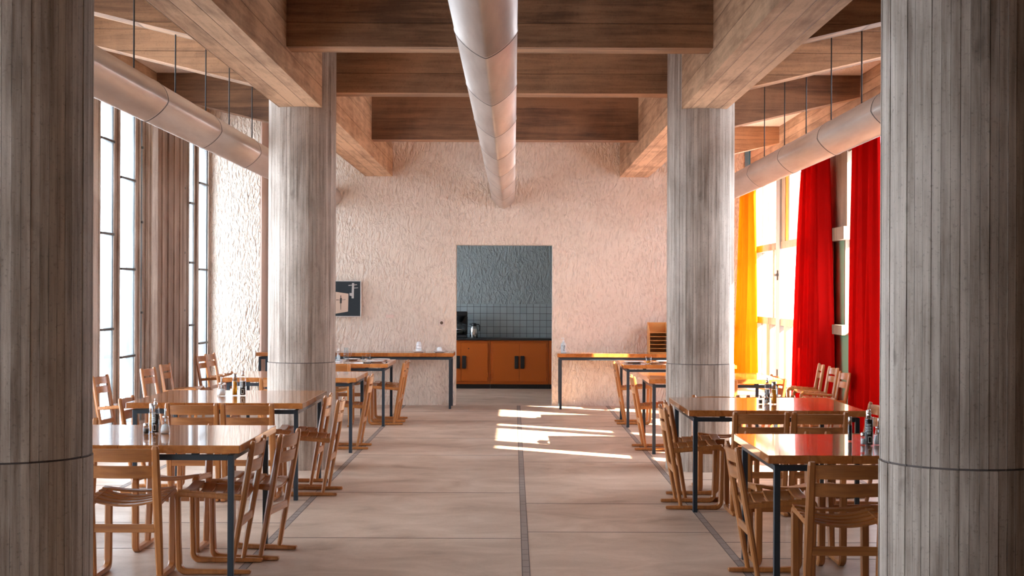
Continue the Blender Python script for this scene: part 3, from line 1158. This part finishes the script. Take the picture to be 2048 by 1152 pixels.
def spray_bottle(x, y, z, label, h=0.2, r=0.0225, liquid='vinegar', fill=0.72, group='oil and vinegar bottles'):
    o = empty('vinegar_bottle', (x, y, z))
    tag(o, label, 'bottle', group)
    hb = h * 0.78
    MB().lathe([(r * 0.95, 0), (r, 0.004), (r, hb - 0.008), (r * 0.9, hb)], n=22).build('bottle_body', M['clear'], o)
    MB().lathe([(r * 0.90, 0.006), (r * 0.92, hb * fill)], n=20).build('liquid', M[liquid], o)
    MB().lathe([(r * 0.50, hb), (r * 0.52, hb + h * 0.06), (r * 0.50, hb + h * 0.12), (r * 0.26, hb + h * 0.13), (r * 0.26, hb + h * 0.17), (r * 0.30, hb + h * 0.175), (r * 0.30, h), (0.001, h)], n=18).build('spray_head', M['chrome'], o)
    lb = MB()
    for k_ in range(7):
        zz = hb * (0.42 + 0.055 * k_)
        wv = 0.55 + 0.25 * ((k_ * 37) % 5) / 5
        rings = []
        for q_ in range(7):
            a = -PI / 2 + (-wv + 2 * wv * q_ / 6) * 0.8 - 0.25
            rings.append([(r * 1.012 * math.cos(a), r * 1.012 * math.sin(a), zz), (r * 1.012 * math.cos(a), r * 1.012 * math.sin(a), zz + 0.0035), (r * 0.99 * math.cos(a), r * 0.99 * math.sin(a), zz + 0.0035), (r * 0.99 * math.cos(a), r * 0.99 * math.sin(a), zz)])
        lb.rings(rings)
    q0, q1 = hb * 0.10, hb * 0.33
    for (za, zb, aa, ab) in ((q0, q0 + 0.003, -0.35, 0.35), (q1 - 0.003, q1, -0.35, 0.35), (q0, q1, -0.38, -0.30), (q0, q1, 0.30, 0.38)):
        rings = []
        for q_ in range(4):
            a = -PI / 2 + aa + (ab - aa) * q_ / 3
            rings.append([(r * 1.012 * math.cos(a), r * 1.012 * math.sin(a), za), (r * 1.012 * math.cos(a), r * 1.012 * math.sin(a), zb), (r * 0.99 * math.cos(a), r * 0.99 * math.sin(a), zb), (r * 0.99 * math.cos(a), r * 0.99 * math.sin(a), za)])
        lb.rings(rings)
    lb.build('printed_label', M['paper'], o)
    return o


def oil_bottle(x, y, z, label, h=0.175, r=0.02, dark=False, group='oil and vinegar bottles'):
    o = empty('oil_bottle', (x, y, z))
    tag(o, label, 'bottle', group)
    MB().lathe([(r * 0.95, 0), (r, 0.004), (r, h * 0.66), (r * 0.86, h * 0.68)], n=20).build('bottle_body', M['clear'], o)
    MB().lathe([(r * 0.90, 0.006), (r * 0.92, h * 0.65)], n=20).build('oil', M['vinegar' if dark else 'oil'], o)
    MB().lathe([(r * 0.84, h * 0.66), (r * 0.86, h * 0.985), (r * 0.7, h), (0.001, h)], n=20).build('cap', M['steel'], o)
    return o


def pourer(x, y, z, label, h=0.15, r=0.026):
    o = empty('sugar_shaker', (x, y, z))
    tag(o, label, 'shaker', 'glass sugar shakers')
    MB().lathe([(r * 0.95, 0), (r * 1.05, 0.006), (r * 1.08, h * 0.18), (r * 0.9, h * 0.36), (r * 0.66, h * 0.58), (r * 0.62, h * 0.64)], n=24).build('jar', M['clear'], o)
    MB().lathe([(r * 0.88, 0.005), (r * 1.0, h * 0.17), (r * 0.80, h * 0.34), (r * 0.4, h * 0.37), (0.001, h * 0.38)], n=22).build('sugar', M['sugar'], o)
    MB().lathe([(r * 0.66, h * 0.62), (r * 0.70, h * 0.64), (r * 0.66, h * 0.69), (r * 0.22, h * 0.70), (r * 0.2, h * 0.97), (r * 0.15, h), (0.001, h * 0.98)], n=22).build('spout_lid', M['chrome'], o)
    MB().tube([(0, 0, h * 0.30), (0, 0, h * 0.68)], r * 0.16, 8).build('dosing_tube', M['steel'], o)
    return o


def tumbler(x, y, z, label, h=0.075, r=0.024, fill=None):
    o = empty('drinking_glass', (x, y, z))
    tag(o, label, 'glass', 'drinking glasses')
    t = 0.0018
    MB().lathe([(0.001, 0.0), (r * 0.80, 0), (r * 0.86, 0.004), (r, h), (r - t, h), (r * 0.86 - t, 0.007), (0.001, 0.006)], n=24).build('bowl', M['clear'], o)
    if fill:
        MB().lathe([(0.001, 0.008), (r * 0.8, 0.008), (r * 0.85, h * 0.4), (0.001, h * 0.4)], n=20).build('drink', M[fill], o)
    return o


def plate(x, y, z, label, r=0.115):
    m_ = MB()
    m_.lathe([(0.001, 0.002), (r * 0.5, 0.0), (r * 0.62, 0.002), (r * 0.85, 0.014), (r, 0.017), (r, 0.020), (r * 0.84, 0.018), (r * 0.62, 0.007), (0.001, 0.006)], n=36)
    o = m_.build('plate', M['china'], loc=(x, y, z))
    tag(o, label, 'plate', 'white plates')
    return o


def knife(x, y, z, rz, label):
    m_ = MB()
    m_.box(-0.009, 0.009, -0.10, 0.0, 0.0, 0.007, M['black'], 0.002)
    m_.box(-0.007, 0.008, 0.0, 0.11, 0.001, 0.004, M['steel'])
    o = m_.build('table_knife', loc=(x, y, z))
    o.rotation_euler = (0, 0, rz)
    tag(o, label, 'knife', 'table knives')


T = 0.7405
# nearest left table
shaker(-2.150, 8.50, T, 'small pepper shaker at the left of the cluster on the nearest left table')
oil_bottle(-2.150, 8.64, T, 'thin amber oil bottle behind the pepper shaker on the nearest left table', 0.17)
spray_bottle(-2.108, 8.55, T, 'tall clear spray bottle with printed label on the nearest left table', 0.205)
pourer(-2.045, 8.53, T, 'glass sugar shaker with steel spout on the nearest left table', 0.150)
# second left table
pourer(-2.345, 11.66, T, 'glass sugar shaker beside the amber oil on the second left table', 0.155, 0.033)
oil_bottle(-2.250, 11.72, T, 'bright amber oil bottle with steel cap on the second left table', 0.178, 0.0215)
spray_bottle(-2.185, 11.72, T, 'spray bottle of dark vinegar on the second left table', 0.205, 0.0245)
# nearest right table
shaker(1.938, 8.03, T, 'small salt shaker left of the dark spray bottle on the nearest right table', 0.072, 0.014, 'sugar')
oil_bottle(1.915, 8.24, T, 'dark bottle with orange neck behind the salt shaker on the nearest right table', 0.14, 0.012, True)
spray_bottle(1.966, 8.01, T, 'tall black-filled spray bottle on the nearest right table', 0.200, 0.0235, 'vinegar', 0.93)
oil_bottle(2.00, 8.16, T, 'steel-capped bottle behind the black spray bottle on the nearest right table', 0.185, 0.016, True)
pourer(2.028, 8.04, T, 'glass sugar shaker next to the near right column', 0.150, 0.027)
# second right table
shaker(1.880, 11.02, T, 'pepper shaker, left one of two on the second right table', 0.066, 0.017)
shaker(1.918, 11.00, T, 'salt shaker, right one of two on the second right table', 0.066, 0.017, 'sugar')
spray_bottle(1.945, 11.10, T, 'spray bottle of dark vinegar on the second right table', 0.195, 0.021)
oil_bottle(1.982, 11.02, T, 'amber oil bottle with steel cap on the second right table', 0.172, 0.0225)
# fourth left table, laid
tray = MB()
tray.box(-0.11, 0.085, -0.17, 0.17, 0.0, 0.008, None, 0.003)
tray.box(-0.11, 0.085, -0.17, -0.160, 0.008, 0.016)
tray.box(-0.11, 0.085, 0.160, 0.17, 0.008, 0.016)
tray.box(0.077, 0.085, -0.16, 0.16, 0.008, 0.016)
tray.box(-0.11, -0.102, -0.16, 0.16, 0.008, 0.016)
tr = tray.build('serving_tray', M['china'], loc=(-2.17, 17.58, T))
tag(tr, 'white tray of condiments on the fourth left table, beside the column', 'tray')
TT = T + 0.009
tumbler(-2.165, 17.50, TT, 'short glass on the white tray, by the column', 0.058, 0.033)
spray_bottle(-2.125, 17.62, TT, 'clear spray bottle at the right of the white tray', 0.15, 0.022, 'water', 0.6)
spray_bottle(-2.185, 17.68, TT, 'dark vinegar bottle in the middle of the white tray', 0.19, 0.020)
oil_bottle(-2.235, 17.66, TT, 'pale bottle at the left of the white tray, half behind the column', 0.165, 0.02)
jg = empty('water_jug', (-1.99 - 0.06, 17.78, T))
tag(jg, 'small glass jug with a handle just right of the white tray', 'jug')
MB().lathe([(0.001, 0), (0.03, 0), (0.034, 0.01), (0.03, 0.10), (0.027, 0.15), (0.030, 0.165), (0.0285, 0.165), (0.025, 0.15), (0.028, 0.10), (0.031, 0.012), (0.001, 0.008)], n=24).build('jug_body', M['clear'], jg)
MB().tube([(0.028, 0, 0.15), (0.055, 0, 0.145), (0.062, 0, 0.10), (0.050, 0, 0.05), (0.031, 0, 0.04)], 0.005, 8).build('handle', M['clear'], jg)
tumbler(-1.815, 17.62, T, 'front one of two glasses on the fourth left table', 0.078, 0.024)
tumbler(-1.785, 17.86, T, 'back one of two glasses on the fourth left table', 0.083, 0.028)
plate(-1.655, 17.48, T, 'front one of two white plates at the corner of the fourth left table')
plate(-1.64, 17.95, T, 'back one of two white plates at the corner of the fourth left table')
plate(-2.00, 18.02, T, 'white plate near the jug on the fourth left table', 0.10)
knife(-1.79, 17.30, T, D(80), 'knife lying before the plate on the fourth left table')
knife(-1.53, 17.52, T, D(5), 'knife right of the plates on the fourth left table')
# fourth right table, laid
plate(1.465, 17.60, T, 'white plate at the left corner of the fourth right table', 0.125)
plate(1.86, 17.75, T, 'white plate on the fourth right table beside the column')
tumbler(1.625, 17.42, T, 'single glass with a little juice on the fourth right table', 0.085, 0.034, 'oil')
knife(1.52, 17.32, T, D(-70), 'knife beside the left plate on the fourth right table')
knife(1.72, 17.85, T, D(-60), 'knife between the plates on the fourth right table')

# ------------------------------------------------------------------ side tables
S = 0.7625


def saucer_cups(x, y, n, label1, label2):
    m_ = MB()
    m_.lathe([(0.001, 0.0), (0.05, 0.0), (0.06, 0.004), (0.083, 0.018), (0.085, 0.022), (0.058, 0.012), (0.001, 0.010)], n=32)
    o = m_.build('saucer', M['china'], loc=(x, y, S))
    tag(o, label1, 'saucer', 'white saucers on the left side table')
    for k_ in range(n):
        z = S + 0.013 + k_ * 0.036
        c_ = MB()
        c_.lathe([(0.037, 0), (0.036, 0.02), (0.032, 0.048), (0.022, 0.058), (0.021, 0.062), (0.001, 0.062)], n=24)
        if k_ < n - 1:
            c_ = MB()
            c_.lathe([(0.038, 0), (0.037, 0.02), (0.0355, 0.035), (0.001, 0.0355)], n=24)
        q_ = c_.build('cup', M['china'], loc=(x, y, z))
        tag(q_, label2 % (['bottom', 'middle', 'top'][k_ if n > 2 else k_ * 2] if n > 1 else 'single'), 'cup', 'white cups turned upside down')


saucer_cups(-1.30, 19.95, 3, 'white saucer under the taller stack of cups', '%s cup of the upturned stack on the left side table')
saucer_cups(-1.015, 19.95, 1, 'white saucer under the lone cup, near the doorway', '%s upturned white cup on the side table end by the doorway')
sb = empty('soap_bottle', (0.695, 20.0, S))
tag(sb, 'transparent sanitizer pump bottle on the right side table by the doorway', 'bottle')
MB().lathe([(0.001, 0), (0.036, 0), (0.040, 0.006), (0.040, 0.10), (0.034, 0.125), (0.014, 0.145), (0.013, 0.155)], n=24).build('bottle_body', M['water'], sb)
pm = MB()
pm.lathe([(0.016, 0.152), (0.016, 0.168), (0.006, 0.17), (0.005, 0.195), (0.012, 0.197), (0.012, 0.205), (0.001, 0.206)], n=16)
pm.box(-0.035, 0.0, -0.005, 0.005, 0.197, 0.205)
pm.build('pump', M['china'], sb)
lb = MB()
for (u0, u1, z0, z1) in ((-0.2, 0.35, 0.035, 0.040), (-0.2, 0.25, 0.045, 0.049), (0.0, 0.4, 0.060, 0.066), (-0.05, 0.05, 0.066, 0.10), (0.35, 0.45, 0.070, 0.095), (0.0, 0.42, 0.096, 0.102), (0.1, 0.3, 0.078, 0.088), (-0.75, -0.45, 0.092, 0.100)):
    rings = []
    for q_ in range(4):
        a = -PI / 2 + u0 + (u1 - u0) * q_ / 3
        rings.append([(0.0408 * math.cos(a), 0.0408 * math.sin(a), z0), (0.0408 * math.cos(a), 0.0408 * math.sin(a), z1), (0.0395 * math.cos(a), 0.0395 * math.sin(a), z1), (0.0395 * math.cos(a), 0.0395 * math.sin(a), z0)])
    lb.rings(rings)
lb.build('printed_label', M['black'], sb)
# wooden paper holder
ph = empty('paper_holder', (2.0, 20.10, S))
tag(ph, 'open wooden paper holder with stepped shelves on the right side table', 'paper holder')
for sx in (-1, 1):
    s_ = MB()
    x0 = sx * 0.125 - 0.006
    s_.prism([(-0.16, 0.0), (-0.13, 0.28), (0.14, 0.42), (0.16, 0.42), (0.16, 0.0)], 'X', x0, x0 + 0.012)
    s_.build('side_panel', M['holder'], ph)
MB().box(-0.119, 0.119, 0.148, 0.16, 0.0, 0.42).build('back_panel', M['holder'], ph)
for k_ in range(6):
    zz = 0.008 + k_ * 0.054
    yy = -0.158 + 0.03 * zz / 0.28
    MB().box(-0.119, 0.119, yy, 0.148, zz, zz + 0.007).build('shelf', M['holder'], ph)
MB().box(-0.119, 0.119, -0.157, 0.148, 0.0, 0.0075).build('base', M['holder'], ph)
# dark board standing at the far left end of the side table
bd = MB().box(-0.02, 0.24, -0.015, 0.015, 0, 0.47, None, 0.004).build('black_board', M['boardedge'], loc=(-3.33, 19.98, S))
tag(bd, 'dark upright board at the left end of the side table, beside the column', 'board')

# ------------------------------------------------------------------ framed photograph
pf = empty('framed_photograph', (-2.43, YB - 0.03, 1.24))
tag(pf, 'framed dark photograph with a cross hanging left of the doorway', 'picture')
fm = MB()
W2, H2 = 0.29, 0.255
yb0, yb1 = -0.018, 0.012
for (a, b, c_, d_) in ((-W2, W2, 2 * H2 - 0.012, 2 * H2), (-W2, W2, 0, 0.012), (-W2, -W2 + 0.012, 0.012, 2 * H2 - 0.012), (W2 - 0.012, W2, 0.012, 2 * H2 - 0.012)):
    fm.box(a, b, yb0, yb1, c_, d_)
fm.build('frame', M['steelframe'], pf)
MB().box(-W2 + 0.012, W2 - 0.012, -0.010, 0.010, 0.012, 2 * H2 - 0.012).build('print', M['photodark'], pf)
pr = MB()


def flatpoly(mb, pts, y, mat):
    mb.rings([[(u, y, v) for u, v in pts], [(u, y + 0.001, v) for u, v in pts]], mat)


flatpoly(pr, [(-0.20, 0.02), (0.105, 0.075), (0.11, 0.325), (-0.20, 0.37)], -0.0115, M['photobeige'])
flatpoly(pr, [(0.155, 0.26), (0.185, 0.26), (0.190, 0.475), (0.160, 0.475)], -0.0125, M['photogrey'])
flatpoly(pr, [(0.11, 0.435), (0.23, 0.448), (0.23, 0.458), (0.11, 0.447)], -0.0130, M['photogrey'])
flatpoly(pr, [(0.18, 0.40), (0.245, 0.405), (0.245, 0.412), (0.18, 0.409)], -0.0130, M['photogrey'])
flatpoly(pr, [(0.125, 0.30), (0.16, 0.29), (0.16, 0.335), (0.125, 0.335)], -0.0130, M['photogrey'])
flatpoly(pr, [(0.000, 0.10), (0.006, 0.10), (0.008, 0.30), (-0.002, 0.30)], -0.0125, M['boardedge'])
flatpoly(pr, [(-0.06, 0.232), (0.068, 0.240), (0.068, 0.247), (0.003, 0.238), (-0.06, 0.243)], -0.0130, M['boardedge'])
flatpoly(pr, [(-0.010, 0.19), (0.016, 0.19), (0.018, 0.265), (-0.008, 0.265)], -0.0128, M['boardedge'])
pr.build('printed_image', parent=pf)
# switches on the end wall
sw = empty('wall_socket', (-1.01, YB - 0.012, 1.117))
tag(sw, 'square wall socket left of the doorway', 'socket')
MB().box(-0.042, 0.042, -0.004, 0.014, 0, 0.085, None, 0.002).build('cover_plate', M['switch'], sw)
m = MB()
m.rings([[(0.022 * math.cos(2 * PI * k_ / 20), -0.008, 0.043 + 0.022 * math.sin(2 * PI * k_ / 20)) for k_ in range(20)],
         [(0.022 * math.cos(2 * PI * k_ / 20), 0.0, 0.043 + 0.022 * math.sin(2 * PI * k_ / 20)) for k_ in range(20)]])
m.build('socket_insert', M['pepper'], sw)
cv = MB().box(-0.055, 0.055, -0.012, 0.012, 0, 0.048, None, 0.003).build('wall_cover', M['smooth'], loc=(-1.74, YB - 0.01, 1.225))
tag(cv, 'small blank cover plate on the wall right of the framed photograph', 'cover plate')

# ================================================================== kitchen
def hinge(mb, x, z):
    mb.box(x - 0.008, x + 0.008, -0.03, -0.015, z, z + 0.085, None, 0.003)


def cabinet(x0, x1, label, keyhole=False):
    o = empty('kitchen_cabinet', ((x0 + x1) / 2, 24.02, 0))
    tag(o, label, 'cabinet', 'orange kitchen cabinets')
    a = (x1 - x0) / 2
    bdy = MB()
    bdy.box(-a, a, 0.0, 0.56, 0.075, 0.80)
    bdy.build('body', M['kdoor'], o)
    MB().box(-a, a, 0.03, 0.55, 0.0, 0.075).build('plinth', M['black'], o)
    for sx in (-1, 1):
        d0, d1 = (0.003, a - 0.04) if sx > 0 else (-a + 0.04, -0.003)
        dr = MB().box(d0, d1, -0.02, 0.0, 0.12, 0.755, None, 0.003).build('door', M['kdoor'], o)
        hx = sx * 0.05
        MB().box(hx - 0.032, hx + 0.032, -0.045, -0.02, 0.335, 0.545, None, 0.006).build('handle', M['black'], dr)
        hg = MB()
        hinge(hg, sx * (a - 0.035), 0.19)
        hinge(hg, sx * (a - 0.035), 0.60)
        hg.build('hinge', M['kdoor'], dr)
        if keyhole and sx > 0:
            MB().box(0.115, 0.135, -0.026, -0.02, 0.655, 0.672, None, 0.003).build('lock', M['boardedge'], dr)
    return o


cabinet(-1.345, -0.382, 'orange kitchen cabinet at the left of the doorway, with a small lock', True)
cabinet(-0.378, 0.585, 'orange kitchen cabinet in the middle of the doorway view')
cabinet(0.589, 1.552, 'orange kitchen cabinet mostly hidden by the right side of the doorway')
wt = MB().box(-2.0, 2.0, 23.98, 24.615, 0.803, 0.835, None, 0.003).build('worktop', M['worktop'])
tag(wt, 'thin black worktop running over the orange kitchen cabinets', 'worktop')
# coffee maker
KZ = 0.8352
cm = empty('coffee_maker', (-0.90, 24.26, KZ))
tag(cm, 'black filter coffee maker on the worktop at the left of the doorway', 'coffee maker')
b_ = MB()
b_.box(-0.13, 0.13, -0.12, 0.14, 0, 0.05, None, 0.008)
b_.box(-0.13, 0.13, 0.06, 0.14, 0.05, 0.36, None, 0.008)
b_.build('housing', M['black'], cm)
MB().box(-0.13, 0.13, -0.11, 0.14, 0.36, 0.44, None, 0.01).build('top_housing', M['black'], cm)
MB().lathe([(0.04, 0.26), (0.085, 0.35), (0.09, 0.36)], cx=0, cy=-0.02, n=24).build('filter_basket', M['black'], cm)
jg2 = MB().lathe([(0.06, 0.055), (0.085, 0.07), (0.09, 0.12), (0.07, 0.19), (0.05, 0.22), (0.055, 0.24)], cx=0, cy=-0.02, n=24).build('glass_jug', M['clear'], cm)
MB().lathe([(0.058, 0.058), (0.08, 0.07), (0.084, 0.11)], cx=0, cy=-0.02, n=24).build('coffee', M['vinegar'], jg2)
MB().lathe([(0.088, 0.135), (0.091, 0.135), (0.085, 0.150), (0.082, 0.150)], cx=0, cy=-0.02, n=24).build('steel_band', M['steel'], jg2)
MB().tube([(0.05, -0.05, 0.225), (0.12, -0.07, 0.22), (0.125, -0.07, 0.15), (0.085, -0.05, 0.10)], 0.009, 8).build('jug_handle', M['black'], jg2)
# thermos
tj = empty('thermos_jug', (-0.66, 24.22, KZ))
tag(tj, 'steel thermos jug with black lid on the kitchen worktop', 'thermos')
MB().lathe([(0.001, 0), (0.062, 0), (0.066, 0.006), (0.066, 0.13), (0.058, 0.165), (0.045, 0.19), (0.042, 0.20)], n=28).build('jug_body', M['steel'], tj)
MB().lathe([(0.044, 0.196), (0.047, 0.20), (0.045, 0.235), (0.03, 0.245), (0.001, 0.246)], n=24).build('lid', M['black'], tj)
MB().box(-0.075, -0.03, -0.012, 0.012, 0.222, 0.235, None, 0.003).build('spout', M['black'], tj)
MB().tube([(0.035, 0, 0.225), (0.085, 0, 0.222), (0.100, 0, 0.19), (0.098, 0, 0.14), (0.088, 0, 0.11)], 0.009, 8).build('handle', M['black'], tj)
